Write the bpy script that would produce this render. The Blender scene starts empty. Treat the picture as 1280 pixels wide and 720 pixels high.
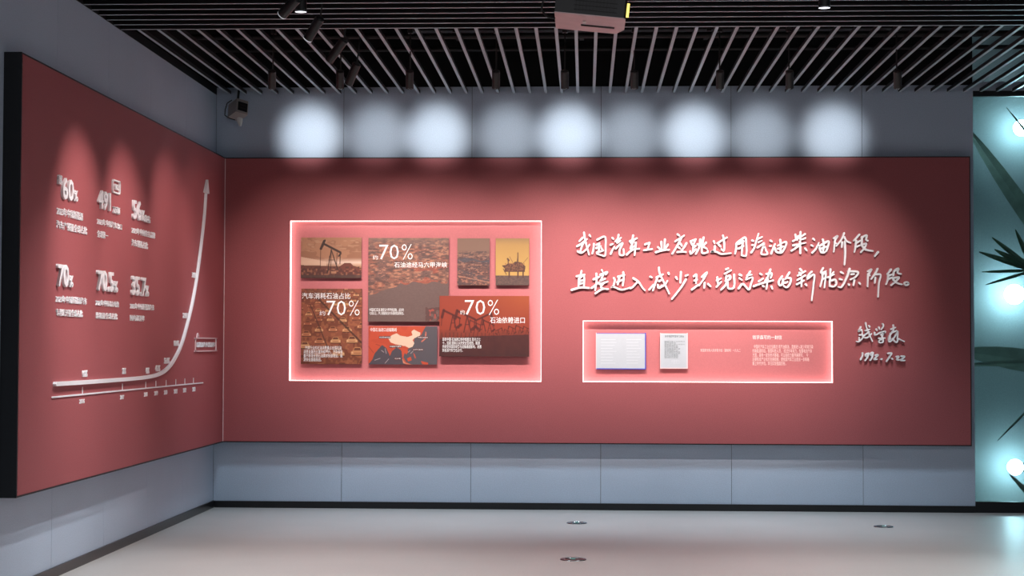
import bpy, bmesh, math, random
import numpy as np
from mathutils import Vector, Matrix

random.seed(7); np.random.seed(7)
S = bpy.context.scene
COL = S.collection

# ------------------------------------------------------------------ camera
F, YAW, PIT, ROLL = 2123.2, 0.0429, 0.0330, 0.0030
CP = Vector((3.4517, -15.719, 1.5253))
fw = Vector((-math.sin(YAW)*math.cos(PIT), math.cos(YAW)*math.cos(PIT), math.sin(PIT)))
r0 = Vector((math.cos(YAW), math.sin(YAW), 0)); u0 = r0.cross(fw)
rt = r0*math.cos(ROLL) + u0*math.sin(ROLL); up = -r0*math.sin(ROLL) + u0*math.cos(ROLL)
cam = bpy.data.cameras.new('camera'); camo = bpy.data.objects.new('camera', cam); COL.objects.link(camo)
M = Matrix((rt, up, -fw)).transposed().to_4x4(); M.translation = CP
camo.matrix_world = M
cam.sensor_width = 36; cam.lens = F*36/1280; cam.clip_end = 100
S.camera = camo

# ------------------------------------------------------------------ view + world
S.view_settings.view_transform = 'Standard'; S.view_settings.look = 'None'
S.view_settings.exposure = 0.0; S.view_settings.gamma = 1.0
S.view_settings.use_curve_mapping = False
W = bpy.data.worlds.new('world'); S.world = W; W.use_nodes = True
W.node_tree.nodes['Background'].inputs[0].default_value = (0.62, 0.78, 1.0, 1)
W.node_tree.nodes['Background'].inputs[1].default_value = 0.07

# ------------------------------------------------------------------ light levels
WASH_W = 240      # ceiling spots washing the long red panel
BLOB_W = 200       # tight accent spots on the pale band above it
LEFT_W = 170      # adjustable spots aimed at the left panel
DOWN_W = 330
def spot(name, loc, target, watts, deg, blend=1.0, color=(1, .95, .9), size=.03):
    l = bpy.data.lights.new(name, 'SPOT'); l.energy = watts; l.color = color
    l.spot_size = math.radians(deg); l.spot_blend = blend; l.shadow_soft_size = size
    o = bpy.data.objects.new(name, l); COL.objects.link(o); o.location = loc
    o.rotation_euler = (Vector(target)-Vector(loc)).to_track_quat('-Z', 'Y').to_euler()
    return o
def area(name, loc, target, watts, sx, sy, color=(1, 1, 1)):
    l = bpy.data.lights.new(name, 'AREA'); l.shape = 'RECTANGLE'; l.size = sx; l.size_y = sy
    l.energy = watts; l.color = color
    o = bpy.data.objects.new(name, l); COL.objects.link(o); o.location = loc
    o.rotation_euler = (Vector(target)-Vector(loc)).to_track_quat('-Z', 'Y').to_euler()
    return o
# added soft fill for the room, standing in for unseen hall lighting
area('hall_fill_light', (4.5, -9.0, 3.7), (4.3, -6.5, 0), 68, 6.0, 1.5, (.96, .95, 1))
# narrow accent spots hung over the hall, aimed at the pale band
T = 0.1083
def ray(px, py):
    return fw*F + rt*(px-640) - up*(py-360)
def onY(px, py, Y=-T):
    d = ray(px, py); k = (Y-CP.y)/d.y; return CP + d*k
def onX(px, py, X=T):
    d = ray(px, py); k = (X-CP.x)/d.x; return CP + d*k
def onZ(px, py, Z=0.0):
    d = ray(px, py); k = (Z-CP.z)/d.z; return CP + d*k
BL = [(388,1.0),(472,.5),(547,.95),(635,.45),(712,1.0),(788,.42),(868,.95),(952,.45),(1042,.8)]
for i, (x, s) in enumerate(BL):
    p = onY(x, 160, 0)
    spot('band_accent_lamp', (p.x, -2.05, 3.68), (p.x, 0, p.z-.07), BLOB_W*s, 20.5, 1.0, (.90, .96, 1), .09)

# ------------------------------------------------------------------ materials
def lin(c): return tuple(((v/255)/12.92 if v/255 <= .04045 else ((v/255+.055)/1.055)**2.4) for v in c)
def mat(name, rgb, rough=.6, metal=0, noise=0, nscale=200, bump=0, emit=0, spec=.5, noise2=0, n2scale=2.0):
    m = bpy.data.materials.new(name); m.use_nodes = True; nt = m.node_tree
    b = nt.nodes['Principled BSDF']; c = (*lin(rgb), 1)
    b.inputs['Base Color'].default_value = c; b.inputs['Roughness'].default_value = rough
    b.inputs['Metallic'].default_value = metal; b.inputs['Specular IOR Level'].default_value = spec
    if emit:
        b.inputs['Emission Color'].default_value = c; b.inputs['Emission Strength'].default_value = emit
    if noise or bump or noise2:
        tc = nt.nodes.new('ShaderNodeTexCoord')
        n = nt.nodes.new('ShaderNodeTexNoise'); n.inputs['Scale'].default_value = nscale; n.inputs['Detail'].default_value = 3
        nt.links.new(tc.outputs['Object'], n.inputs['Vector'])
        last = None
        for (amt, node) in ((noise, n), (noise2, None)):
            if not amt: continue
            if node is None:
                node = nt.nodes.new('ShaderNodeTexNoise'); node.inputs['Scale'].default_value = n2scale
                node.inputs['Detail'].default_value = 5
                nt.links.new(tc.outputs['Object'], node.inputs['Vector'])
            mr = nt.nodes.new('ShaderNodeMapRange'); mr.inputs['From Min'].default_value = .25; mr.inputs['From Max'].default_value = .75
            mr.inputs['To Min'].default_value = 1-amt; mr.inputs['To Max'].default_value = 1+amt
            nt.links.new(node.outputs['Fac'], mr.inputs['Value'])
            mx = nt.nodes.new('ShaderNodeVectorMath'); mx.operation = 'SCALE'
            if last is None: mx.inputs[0].default_value = c[:3]
            else: nt.links.new(last.outputs[0], mx.inputs[0])
            nt.links.new(mr.outputs['Result'], mx.inputs['Scale'])
            last = mx
        if last: nt.links.new(last.outputs[0], b.inputs['Base Color'])
        if bump:
            bp = nt.nodes.new('ShaderNodeBump'); bp.inputs['Strength'].default_value = bump; bp.inputs['Distance'].default_value = .002
            nt.links.new(n.outputs['Fac'], bp.inputs['Height']); nt.links.new(bp.outputs['Normal'], b.inputs['Normal'])
    return m
MT = dict(
    wall=mat('pale blue grey wall laminate', (186, 198, 214), .48, noise=.10, nscale=110, bump=.15, noise2=.04, n2scale=1.3),
    joint=mat('dark joint', (30, 32, 36), .8),
    red=mat('brick red fabric', (164, 85, 87), .62, noise=.13, nscale=130, bump=.3, spec=.35),
    rednich=mat('brick red niche lining', (190, 110, 111), .6, noise=.06, nscale=110, spec=.3),
    black=mat('black lacquer edge', (14, 16, 19), .5),
    base=mat('black baseboard', (20, 20, 22), .3, noise=.1, nscale=40),
    floor=mat('pale grey polished floor', (186, 180, 175), .38, noise=.05, nscale=60, noise2=.06, n2scale=1.1),
    slat=mat('dark brown ceiling slat', (22, 18, 17), .6, noise=.25, nscale=30),
    slatlit=mat('slat underside with light painted in', (172, 184, 190), .45, noise=.12, nscale=25),  # pale underside tone holds painted-in bounce light, the slat sides stay dark
    plenum=mat('black painted ceiling void', (9, 8, 8), .9, noise=.4, nscale=3),
    duct=mat('dark ductwork', (24, 20, 19), .6, noise=.3, nscale=5),
    white=mat('white lacquered lettering', (240, 238, 238), .4),
    print=mat('white printed text', (238, 236, 232), .5),
    pinkprint=mat('pale pink printed text', (240, 205, 198), .5),
    led=mat('warm led strip', (255, 236, 232), .5, emit=3.6),
    lens=mat('lit lamp lens', (240, 245, 255), .4, emit=1.6),
    dim=mat('lit lamp rim', (220, 224, 230), .3, emit=.35),
    lamp=mat('matt black lamp metal', (24, 22, 22), .42, noise=.2, nscale=30),
    lampb=mat('brown black lamp metal', (46, 38, 36), .45, noise=.2, nscale=30),
    steel=mat('brushed steel', (150, 158, 158), .25, metal=1),
    glassy=mat('greenish lens glass', (120, 160, 150), .1, spec=.8),
    beige=mat('beige plastic', (165, 156, 150), .5),
    offwhite=mat('off white plastic', (205, 205, 200), .45),
    proj=mat('grey projector shell with red bounce tint', (205, 176, 176), .4, noise=.08, nscale=12),  # pink tint in the colour stands for red light on the underside
    projd=mat('dark projector grille', (9, 9, 10), .5),
    yellow=mat('yellow glowing projector status light', (255, 225, 110), .5, emit=1.6),
    paper=mat('white paper', (186, 190, 194), .6, noise=.02, nscale=40),
    blueedge=mat('blue acrylic edge', (70, 80, 190), .2),
    clearedge=mat('pale acrylic edge', (235, 205, 205), .2),
    ink=mat('grey ink', (120, 128, 128), .7),
    pageink=mat('faint page ink', (206, 208, 212), .7),
    tag=mat('dark map tag', (90, 44, 40), .6),
    teal=mat('grey green courtyard wall', (128, 136, 138), .7, noise=.08, nscale=60),
    leaf=mat('dark palm green', (40, 66, 34), .45, noise=.3, nscale=8),
    leafdark=mat('deep olive palm green', (88, 100, 90), .6, noise=.3, nscale=6),
    stem=mat('palm stem brown', (80, 74, 58), .7, noise=.3, nscale=12),
    bulb=mat('cool white globe lamp', (205, 242, 255), .4, emit=55),
)
g = bpy.data.materials.new('clear partition glass'); g.use_nodes = True; nt = g.node_tree
nt.nodes.remove(nt.nodes['Principled BSDF'])
a = nt.nodes.new('ShaderNodeBsdfTransparent'); a.inputs[0].default_value = (.82, .93, .93, 1)
gl = nt.nodes.new('ShaderNodeBsdfGlossy'); gl.inputs['Roughness'].default_value = .08
fr = nt.nodes.new('ShaderNodeFresnel'); fr.inputs[0].default_value = 1.45
mx = nt.nodes.new('ShaderNodeMixShader')
nt.links.new(fr.outputs[0], mx.inputs[0]); nt.links.new(a.outputs[0], mx.inputs[1]); nt.links.new(gl.outputs[0], mx.inputs[2])
nt.links.new(mx.outputs[0], nt.nodes['Material Output'].inputs[0]); MT['glass'] = g

def matprint():
    m = bpy.data.materials.new('printed picture'); m.use_nodes = True; nt = m.node_tree
    b = nt.nodes['Principled BSDF']; at = nt.nodes.new('ShaderNodeVertexColor'); at.layer_name = 'ink'
    nt.links.new(at.outputs[0], b.inputs['Base Color']); b.inputs['Roughness'].default_value = .5
    b.inputs['Specular IOR Level'].default_value = .3
    return m
MT['picture'] = matprint()

# ------------------------------------------------------------------ mesh helpers
class MB:
    def __init__(s): s.v = []; s.f = []; s.m = []; s.mats = []
    def mi(s, m):
        if m not in s.mats: s.mats.append(m)
        return s.mats.index(m)
    def add(s, vs, fs, m):
        b = len(s.v); s.v += [tuple(v) for v in vs]; k = s.mi(m)
        for f in fs: s.f.append([b+i for i in f]); s.m.append(k)
    def box(s, a, b, m, R=None, o=None, bottom=None):
        (x0, y0, z0), (x1, y1, z1) = a, b
        vs = [Vector(p) for p in ((x0,y0,z0),(x1,y0,z0),(x1,y1,z0),(x0,y1,z0),(x0,y0,z1),(x1,y0,z1),(x1,y1,z1),(x0,y1,z1))]
        if R is not None: vs = [R @ v for v in vs]
        if o is not None: vs = [v+Vector(o) for v in vs]
        s.add(vs, [(0,1,5,4),(1,2,6,5),(2,3,7,6),(3,0,4,7),(4,5,6,7)], m)
        s.add(vs, [(3,2,1,0)], bottom or m)
    def cyl(s, p0, p1, r0, r1, m, n=20, caps=True, cap0=None):
        p0, p1 = Vector(p0), Vector(p1); d = (p1-p0).normalized()
        a = d.orthogonal().normalized(); b = d.cross(a)
        vs = []
        for p, r in ((p0, r0), (p1, r1)):
            for i in range(n):
                t = 2*math.pi*i/n; vs.append(p + a*math.cos(t)*r + b*math.sin(t)*r)
        s.add(vs, [(i, (i+1) % n, n+(i+1) % n, n+i) for i in range(n)], m)
        if caps:
            s.add(vs[:n], [tuple(reversed(range(n)))], cap0 or m); s.add(vs[n:], [tuple(range(n))], m)
    def tube(s, pts, r, m, n=8):
        for a, b in zip(pts[:-1], pts[1:]): s.cyl(a, b, r, r, m, n)
    def build(s, name, parent=None, smooth=False, bevel=0):
        me = bpy.data.meshes.new(name); me.from_pydata(s.v, [], s.f)
        for k in s.mats: me.materials.append(MT[k] if isinstance(k, str) else k)
        me.polygons.foreach_set('material_index', s.m)
        me.update(); o = bpy.data.objects.new(name, me); COL.objects.link(o)
        bm = bmesh.new(); bm.from_mesh(me); bmesh.ops.recalc_face_normals(bm, faces=bm.faces)
        if smooth:
            for f in bm.faces: f.smooth = len(f.verts) == 4
            for e in bm.edges:
                if len(e.link_faces) == 2 and e.calc_face_angle(0) > .7: e.smooth = False
        bm.to_mesh(me); bm.free()
        if bevel:
            md = o.modifiers.new('bevel', 'BEVEL'); md.width = bevel; md.segments = 2; md.limit_method = 'ANGLE'
        if parent: o.parent = parent; o.matrix_parent_inverse = Matrix.Translation(-parent.location) if not any(parent.rotation_euler) else parent.matrix_basis.inverted()
        return o
def thing(name, label, cat, loc=(0, 0, 0), group=None):
    o = bpy.data.objects.new(name, None); COL.objects.link(o); o.location = loc; o.empty_display_size = .1
    o['label'] = label; o['category'] = cat
    if group: o['group'] = group
    return o
def tag(o, label, cat, group=None):
    o['label'] = label; o['category'] = cat
    if group: o['group'] = group
    return o
def struct(o): o['kind'] = 'structure'; return o
def adopt(o, parent):
    o.parent = parent; o.matrix_parent_inverse = parent.matrix_basis.inverted() if parent.type != 'EMPTY' else Matrix.Translation(-parent.location)
    return o

# text fitted to a rectangle of a wall plane
def text_mesh(name, body, u0, v0, u1, v1, place, m, depth=0.0, bold=0.0, align='LEFT', spacing=1.0, parent=None):
    c = bpy.data.curves.new('lettering', 'FONT'); c.body = body; c.offset = bold; c.align_x = align
    c.space_line = spacing; c.resolution_u = 2
    c.extrude = 0.0 if not depth else .5
    o = bpy.data.objects.new('lettering', c); COL.objects.link(o)
    dg = bpy.context.evaluated_depsgraph_get(); me = bpy.data.meshes.new_from_object(o.evaluated_get(dg))
    bpy.data.objects.remove(o); bpy.data.curves.remove(c)
    n = len(me.vertices); a = np.empty(n*3); me.vertices.foreach_get('co', a); a = a.reshape(-1, 3)
    lo, hi = a.min(0), a.max(0)
    U = u0+(a[:, 0]-lo[0])/(hi[0]-lo[0])*(u1-u0); V = v0+(a[:, 1]-lo[1])/max(hi[1]-lo[1], 1e-6)*(v1-v0)
    D = (a[:, 2]+.5)*depth + .0006 if depth else np.full(n, .0012)
    me.vertices.foreach_set('co', place(U, V, D).astype(float).ravel()); me.update()
    me.materials.clear(); me.materials.append(MT[m]); me.name = name
    ob = bpy.data.objects.new(name, me); COL.objects.link(ob)
    if parent: adopt(ob, parent)
    return ob
def plane_back(Y):
    return lambda U, V, D: np.stack([U, Y-D, V], 1)
def plane_left(X):
    return lambda U, V, D: np.stack([X+D, U, V], 1)
def tback(name, body, px, Y, m='print', depth=0., bold=0., parent=None, **k):
    a = onY(px[0], px[3], Y); b = onY(px[2], px[1], Y)
    return text_mesh(name, body, a.x, a.z, b.x, b.z, plane_back(Y), m, depth, bold, parent=parent, **k)
def tleft(name, body, x0, x1, yt, yb, m='white', depth=.018, bold=.02, parent=None, **k):
    a = onX(x0, yt); b = onX(x0, yb); c = onX(x1, yt)
    return text_mesh(name, body, a.y, b.z, c.y, a.z, plane_left(T), m, depth, bold, parent=parent, **k)

# ------------------------------------------------------------------ SETTING: floor and walls
XR, ZT, ZW, YL = 7.013, 3.2402, 3.9184, -9.0
ZB = .6213
mb = MB(); mb.box((-.2, -17.0, -.1), (9.2, 2.0, 0), 'floor'); struct(mb.build('floor'))
mb = MB(); mb.box((-.02, .012, 0), (XR, .10, ZW), 'joint')
mb.box((-.02, .012, ZW), (XR, .10, 4.9), 'plenum')
wb = struct(mb.build('wall_back'))
for k in range(6):
    a = 1.2*k+.002; b = min(1.2*(k+1)-.002, XR)
    mb = MB(); mb.box((a, 0, .0), (b, .0118, ZW), 'wall'); mb.build('wall_panel', wb)
mb = MB(); mb.box((-.12, YL, 0), (-.012, .10, ZW), 'joint'); mb.box((-.12, YL, ZW), (-.012, .10, 4.9), 'plenum')
wl = struct(mb.build('wall_left'))
for k in range(8):
    a = -1.2*(k+1)+.002 if k < 7 else YL; b = -1.2*k-.002
    mb = MB(); mb.box((-.0118, a, 0), (0, b if k else 0, ZW), 'wall'); mb.build('wall_panel', wl)
# baseboards
mb = MB(); mb.box((.014, -.014, 0), (XR+.004, -.0005, .062), 'base'); struct(mb.build('baseboard_back'))
mb = MB(); mb.box((.0005, YL, 0), (.014, -.0005, .066), 'base'); struct(mb.build('baseboard_left'))
mb = MB(); mb.box((.0005, YL, 3.849), (.0028, -.0005, 3.9184), 'black'); struct(mb.build('trim_3'))
# right end: black railed glass partition with a lit courtyard wall behind
mb = MB()
mb.box((XR+.001, -.002, 0), (9.0, .05, .10), 'black'); mb.box((XR+.001, -.002, 3.815), (9.0, .05, 3.865), 'black')
wn = struct(mb.build('window_1'))
mb = MB(); mb.box((XR+.001, .018, .10), (9.0, .028, 3.815), 'glass'); mb.build('pane', wn)
mb = MB(); mb.box((XR+.001, 0, 3.866), (9.0, .05, 3.95), 'wall'); struct(mb.build('trim_1'))
mb = MB(); mb.box((XR-.1, .95, 0), (9.0, 1.05, 4.9), 'teal'); mb.box((XR-.1, .102, 0), (XR, .95, 4.9), 'teal')
struct(mb.build('wall_right'))

# ------------------------------------------------------------------ SETTING: ceiling
mb = MB(); mb.box((-.12, -17, 4.75), (9.2, 2.0, 4.9), 'plenum')
mb.box((-.1, -17, 4.35), (9.2, -9.6, 4.45), 'plenum')
ce = struct(mb.build('ceiling'))
ZS = 3.855
xs = onY(523, 114, -.06).x
k0 = -int((xs-.08)/.148); X = xs+k0*.148
mesh = None
while X < 8.9:
    if mesh is None:
        mb = MB(); mb.box((-.0125, -3.27, 0), (.0125, -.012, .030), 'slat', bottom='slatlit')
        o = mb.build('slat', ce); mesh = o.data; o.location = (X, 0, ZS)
    else:
        o = bpy.data.objects.new('slat', mesh); COL.objects.link(o); o.parent = ce; o.location = (X, 0, ZS)
    X += .148
mesh = None
for i in range(16):
    Y = -3.30-.186*i
    if mesh is None:
        mb = MB(); mb.box((.003, -.0135, 0), (8.9, .0135, .10), 'slat', bottom='slatlit')
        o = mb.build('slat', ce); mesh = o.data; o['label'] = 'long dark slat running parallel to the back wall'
    else:
        o = bpy.data.objects.new('slat', mesh); COL.objects.link(o); o.parent = ce
    o.location = (0, Y, ZS-.002)
mb = MB(); mb.box((.02, -9.55, 4.0), (8.9, -6.3, 4.04), 'slat'); mb.build('ceiling_board', ce)
for (Y, z, w, h, x0, x1) in ((-.85, 4.25, .42, .25, 1.9, 7.0), (-1.9, 4.3, .3, .22, .3, 8.6), (-2.9, 4.2, .5, .3, .8, 5.6)):
    mb = MB(); mb.box((x0, Y-w/2, z), (x1, Y+w/2, z+h), 'duct')
    for q in range(int((x1-x0)/1.1)): mb.box((x0+1.1*q+.4, Y-w/2-.015, z-.015), (x0+1.1*q+.44, Y+w/2+.015, z+h+.015), 'duct')
    mb.build('duct', ce)
for (Y, z, r) in ((-1.35, 4.15, .025), (-2.35, 4.12, .03), (-.4, 4.2, .02)):
    mb = MB(); mb.cyl((.05, Y, z), (8.8, Y, z), r, r, 'duct', 10); mb.build('pipe', ce)
for X in (2.3, 4.6, 6.4):
    mb = MB(); mb.box((X-.09, -3.3, 4.5), (X+.09, -.05, 4.74), 'duct'); mb.build('beam', ce)

# ------------------------------------------------------------------ big red display panels
PX0, PX1 = T, 6.9523
def niche_rect(px):
    a = onY(px[0], px[3]); b = onY(px[2], px[1]); return a.x, a.z, b.x, b.z
N1 = niche_rect((360.5, 275.5, 677, 476)); N2 = niche_rect((728.5, 401.5, 1041.5, 477.5))
ND = -.014                                              # y of the niche backs
bp = thing('display_panel', 'long brick red display panel with two lit recesses across the back wall', 'panel', ((PX0+PX1)/2, 0, ZB))
xsL = sorted([PX0, N1[0], N1[2], N2[0], N2[2], PX1]); zsL = sorted([ZB, N1[1], N1[3], N2[1], N2[3], ZT])
mb = MB()
for i in range(5):
    for j in range(5):
        xm = (xsL[i]+xsL[i+1])/2; zm = (zsL[j]+zsL[j+1])/2
        if any(n[0] < xm < n[2] and n[1] < zm < n[3] for n in (N1, N2)): continue
        mb.add([(xsL[i], -T, zsL[j]), (xsL[i+1], -T, zsL[j]), (xsL[i+1], -T, zsL[j+1]), (xsL[i], -T, zsL[j+1])], [(0, 1, 2, 3)], 'red')
o = mb.build('face_board', bp)
for n in (N1, N2):
    mb = MB(); x0, z0, x1, z1 = n
    mb.box((x0, ND, z0), (x1, -.002, z1), 'rednich')
    for q in (((x0-.006, z0-.006), (x0, z1+.006)), ((x1, z0-.006), (x1+.006, z1+.006)), ((x0, z0-.006), (x1, z0)), ((x0, z1), (x1, z1+.006))):
        (a, b), (c, d) = q; mb.box((a, -T+.0005, b), (c, -.002, d), 'rednich')
    nn = mb.build('niche', bp)
    nn['label'] = 'shallow recess lined in red with glowing edges'
    s = .010; ya, yb = -.062, -.018
    for q in (((x0+.0005, z0), (x0+.004, z1)), ((x1-.004, z0), (x1-.0005, z1)), ((x0+.004, z0+.0005), (x1-.004, z0+.004)), ((x0+.004, z1-.004), (x1-.004, z1-.0005))):
        (a, b), (c, d) = q; m2 = MB(); m2.box((a, ya, b), (c, yb, d), 'led'); m2.build('led_strip', nn)
mb = MB(); e = .010
mb.box((PX0, -T+.004, ZB-e), (PX1+e, -.001, ZB), 'black'); mb.box((PX0, -T+.004, ZT), (PX1+e, -.001, ZT+e), 'black')
mb.box((PX1, -T+.004, ZB), (PX1+e, -.001, ZT), 'black'); mb.build('edge_frame', bp)
# left panel
YN = -5.7993
lp = thing('display_panel', 'deep brick red display panel with black edges carrying white statistics on the left wall', 'panel', (0, YN/2, ZB))
mb = MB(); mb.add([(T, YN, ZB), (T, -T+.002, ZB), (T, -T+.002, ZT), (T, YN, ZT)], [(0, 1, 2, 3)], 'red'); mb.build('face_board', lp)
mb = MB(); e = .012
mb.box((.0005, YN, ZB-e), (T-.003, -.002, ZB), 'black'); mb.box((.0005, YN, ZT), (T-.003, -.002, ZT+e), 'black')
mb.box((.0005, YN-.014, ZB-e), (T-.001, YN, ZT+e), 'black'); mb.build('edge_frame', lp)
mb = MB(); mb.box((T+.0005, -T-.0065, ZB), (T+.0065, -T-.0005, ZT), 'clearedge'); struct(mb.build('trim_2'))

# ------------------------------------------------------------------ statistics on the left panel
def stat(label, parts, caps):
    x0 = parts[0][1]; y0 = parts[0][4]; p = onX(x0, y0)
    t = thing('statistic_display', label, 'lettering', (T, p.y, p.z), 'raised statistics on the left panel')
    for (nm, xa, xb, yt, yb, body, bold) in [(q[0], q[1], q[2], q[3], q[4], q[5], q[6]) for q in parts]:
        tleft(nm, body, xa, xb, yt, yb, bold=.4*bold, parent=t, depth=.016)
    for (xa, xb, yt, yb, body) in caps:
        tleft('caption_line', body, xa, xb, yt, yb, bold=.006, parent=t, depth=.006)
    return t
stat('raised white figure 60% with a two-line caption, top left of the six statistics',
     [('figure', 75.8, 89.7, 221, 248.5, '60', .045), ('unit', 89.7, 94.8, 237, 251, '%', .05), ('prefix', 70.8, 75, 218, 230, '超', .03)],
     [(70.3, 103, 257.8, 268.3, '2023年中国新能源'), (69.9, 108.2, 275, 285.5, '汽车产销量全球占比')])
s2 = stat('raised white figure 491 with a small NO.1 frame above it',
     [('figure', 121.1, 136.2, 236.6, 260.5, '491', .045), ('unit', 139.9, 147.5, 257.3, 266.5, '万辆', .03), ('rank_text', 141.3, 147, 229.6, 236.6, 'NO.1', .03)],
     [(120.8, 151.7, 272, 280.5, '2023年中国汽车出口'), (120.8, 134.3, 287.4, 296.4, '全球第一')])
stat('raised white figure 56% with a two-line caption, top right of the six statistics',
     [('figure', 164.2, 174.6, 249, 273.5, '56', .045), ('unit', 174.6, 178.8, 262, 275.6, '%', .05), ('suffix', 179.2, 186, 268.4, 277.4, '左右', .03)],
     [(163.9, 193.3, 283.2, 291.5, '2023年中国自主品牌'), (163.9, 184.3, 298.5, 307.5, '汽车销量占比')])
stat('raised white figure 70% in the lower row, below the 60%',
     [('figure', 69.8, 83.6, 329.4, 358, '70', .045), ('unit', 83.8, 89, 344, 358.8, '%', .05)],
     [(69, 107.8, 368.8, 378, '2023年中国新能源汽车'), (69.4, 102.5, 385.6, 395, '专利公开量全球占比')])
stat('raised white figure 70.5% in the middle of the lower row',
     [('figure', 119.8, 140, 337.2, 363.3, '70.5', .045), ('unit', 140, 145, 351, 365.3, '%', .05)],
     [(119.1, 147.8, 374.4, 382.2, '2023年中国动力电池'), (119.1, 146.1, 390, 398.3, '装机量全球占比')])
stat('raised white figure 35.7% at the right end of the lower row',
     [('figure', 162.8, 180.4, 344.4, 368.9, '35.7', .045), ('unit', 180.2, 184, 356.7, 370.5, '%', .05)],
     [(162, 192.2, 378.3, 386.1, '2023年中国新能源汽车'), (162, 180, 393.3, 401, '国内渗透率')])

# ribbons lying on a wall plane
def ribbon(pts, w0, w1=None, n=6, cap=True):
    """smooth a 2-D polyline and return its outline"""
    w1 = w0 if w1 is None else w1
    P = [Vector(p) for p in pts]
    if len(P) == 2: sm = [P[0].lerp(P[1], t/3) for t in range(4)]
    else:
        sm = []; Q = [P[0]*2-P[1]] + P + [P[-1]*2-P[-2]]
        for i in range(1, len(Q)-2):
            for t in range(n):
                t /= n; a, b, c, d = Q[i-1:i+3]
                sm.append(.5*((2*b)+(c-a)*t+(2*a-5*b+4*c-d)*t*t+(3*b-a-3*c+d)*t**3))
        sm.append(P[-1])
    L, R = [], []
    for i, p in enumerate(sm):
        d = (sm[min(i+1, len(sm)-1)]-sm[max(i-1, 0)]); d = d.normalized() if d.length else Vector((1, 0))
        nrm = Vector((-d.y, d.x)); w = (w0+(w1-w0)*i/(len(sm)-1))/2
        L.append(p+nrm*w); R.append(p-nrm*w)
        if i == 0: a0 = p-d*w*.8
        if i == len(sm)-1: a1 = p+d*w*.8
    return L, R, a0, a1
def add_ribbon(mb, pts, w0, w1, place3, depth, m, off=0.0):
    L, R, a0, a1 = ribbon(pts, w0, w1); n = len(L)
    vs = [place3(p.x, p.y, .0006) for p in L+R+[a0, a1]] + [place3(p.x, p.y, depth+off) for p in L+R+[a0, a1]]
    N = 2*n+2; fs = []
    for i in range(n-1): fs += [(N+i, N+i+1, N+n+i+1, N+n+i), (i, i+1, N+i+1, N+i), (n+i, n+i+1, N+n+i+1, N+n+i)]
    fs += [(N+0, N+n, N+2*n), (N+n-1, N+2*n-1, N+2*n+1)]
    fs += [(0, 2*n, N+2*n, N), (n, 2*n, N+2*n, N+n), (n-1, 2*n+1, N+2*n+1, N+n-1), (2*n-1, 2*n+1, N+2*n+1, N+2*n-1)]
    mb.add(vs, fs, m)
pl3 = lambda u, v, d: (T+d, u, v)
pb3 = lambda u, v, d: (u, -T-d, v)
def L2(px, py): p = onX(px, py); return (p.y, p.z)
# rounded frame round the NO.1
def frame_pts(x0, yt, x1, yb):
    a = onX(x0, yt); b = onX(x0, yb); c = onX(x1, yt); r = .2*(a.z-b.z); q = []
    for (cu, cv, s0) in ((c.y-r, a.z-r, 0), (a.y+r, a.z-r, 90), (a.y+r, b.z+r, 180), (c.y-r, b.z+r, 270)):
        for k in range(4): t = math.radians(s0+k*30); q.append((cu+r*math.cos(t), cv+r*math.sin(t)))
    return q+[q[0]]
mb = MB(); add_ribbon(mb, frame_pts(139.6, 224.6, 148.4, 239.8), .010, .010, pl3, .014, 'white'); mb.build('rank_frame', s2)
# the growth chart
gc = thing('growth_chart', 'raised white curve chart climbing to an arrow at the right of the left panel', 'chart', (T, -2.5, 1.2))
CV = [(66.4,480),(103.9,477.8),(151.1,474.4),(181.7,471.4),(198.3,467.0),(209.4,458.6),(217.8,446),(226.1,427.5),(234.4,397.8),(240,372.8),(244.9,344),(251,297.2),(254.2,266.4),(256.1,238)]
mb = MB(); add_ribbon(mb, [L2(*p) for p in CV], (.027), .024, pl3, .022, 'white'); mb.build('curve', gc)
a, b = L2(256.2, 240), L2(256.9, 224.5)
mb = MB(); mb.add([(T+d, a[0]+s, z) for d in (.001, .024) for (s, z) in ((-.075, a[1]-.01), (.075, a[1]-.01), (.02, b[1]))],
                  [(3, 4, 5), (0, 1, 4, 3), (1, 2, 5, 4), (2, 0, 3, 5), (0, 2, 1)], 'white'); mb.build('arrow_head', gc)
mb = MB(); add_ribbon(mb, [L2(64.4, 496.7), L2(160, 487.4), L2(253.3, 478.4)], .010, .010, pl3, .006, 'white'); mb.build('axis_line', gc)
def axy(x): return 496.7+(x-64.4)*(478.4-496.7)/(253.3-64.4)
for x in (102.5, 152.5, 181.7, 194.4, 207.2, 219.3, 230.6, 241.4):
    mb = MB(); a = L2(x, axy(x)); h = .05
    mb.box((T+.0006, a[0]-.004, a[1]), (T+.005, a[0]+.004, a[1]+h), 'white'); mb.build('tick', gc)
for (xa, xb, yt, yb, s) in ((102.5,108,463,471.4,'1.8%'),(152.5,156.2,460,467.8,'2.7%'),(181.7,185.5,459.7,467.2,'4.5%'),(193.6,199.2,456.7,464.4,'4.7%'),
                            (204.6,211.2,447.2,454.7,'5.4%'),(216.8,222.8,425.6,432.5,'13.4%'),(228,233.9,390.8,397.8,'25.6%'),(239.6,244.3,340,347,'31.6%')):
    tleft('value_label', s, xa, xb, yt, yb, bold=.04, depth=.008, parent=gc)
for (xa, xb, y0, s) in ((98.9,105.3,499.2,2016),(149.8,154.8,494,2017),(179.7,184,490.5,2018),(192.5,197,489,2019),(204.7,208.8,487.8,2020),(217,221.2,486.6,2021),(228.6,232.5,485.2,2022),(240.2,244,484,2023)):
    tleft('year_label', str(s), xa, xb, y0, y0+5.6, bold=.02, depth=.003, parent=gc)
tb = thing('chart_tag', 'small framed white text tag beside the chart curve near the corner', 'lettering', (T, -.9, 1.5))
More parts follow.
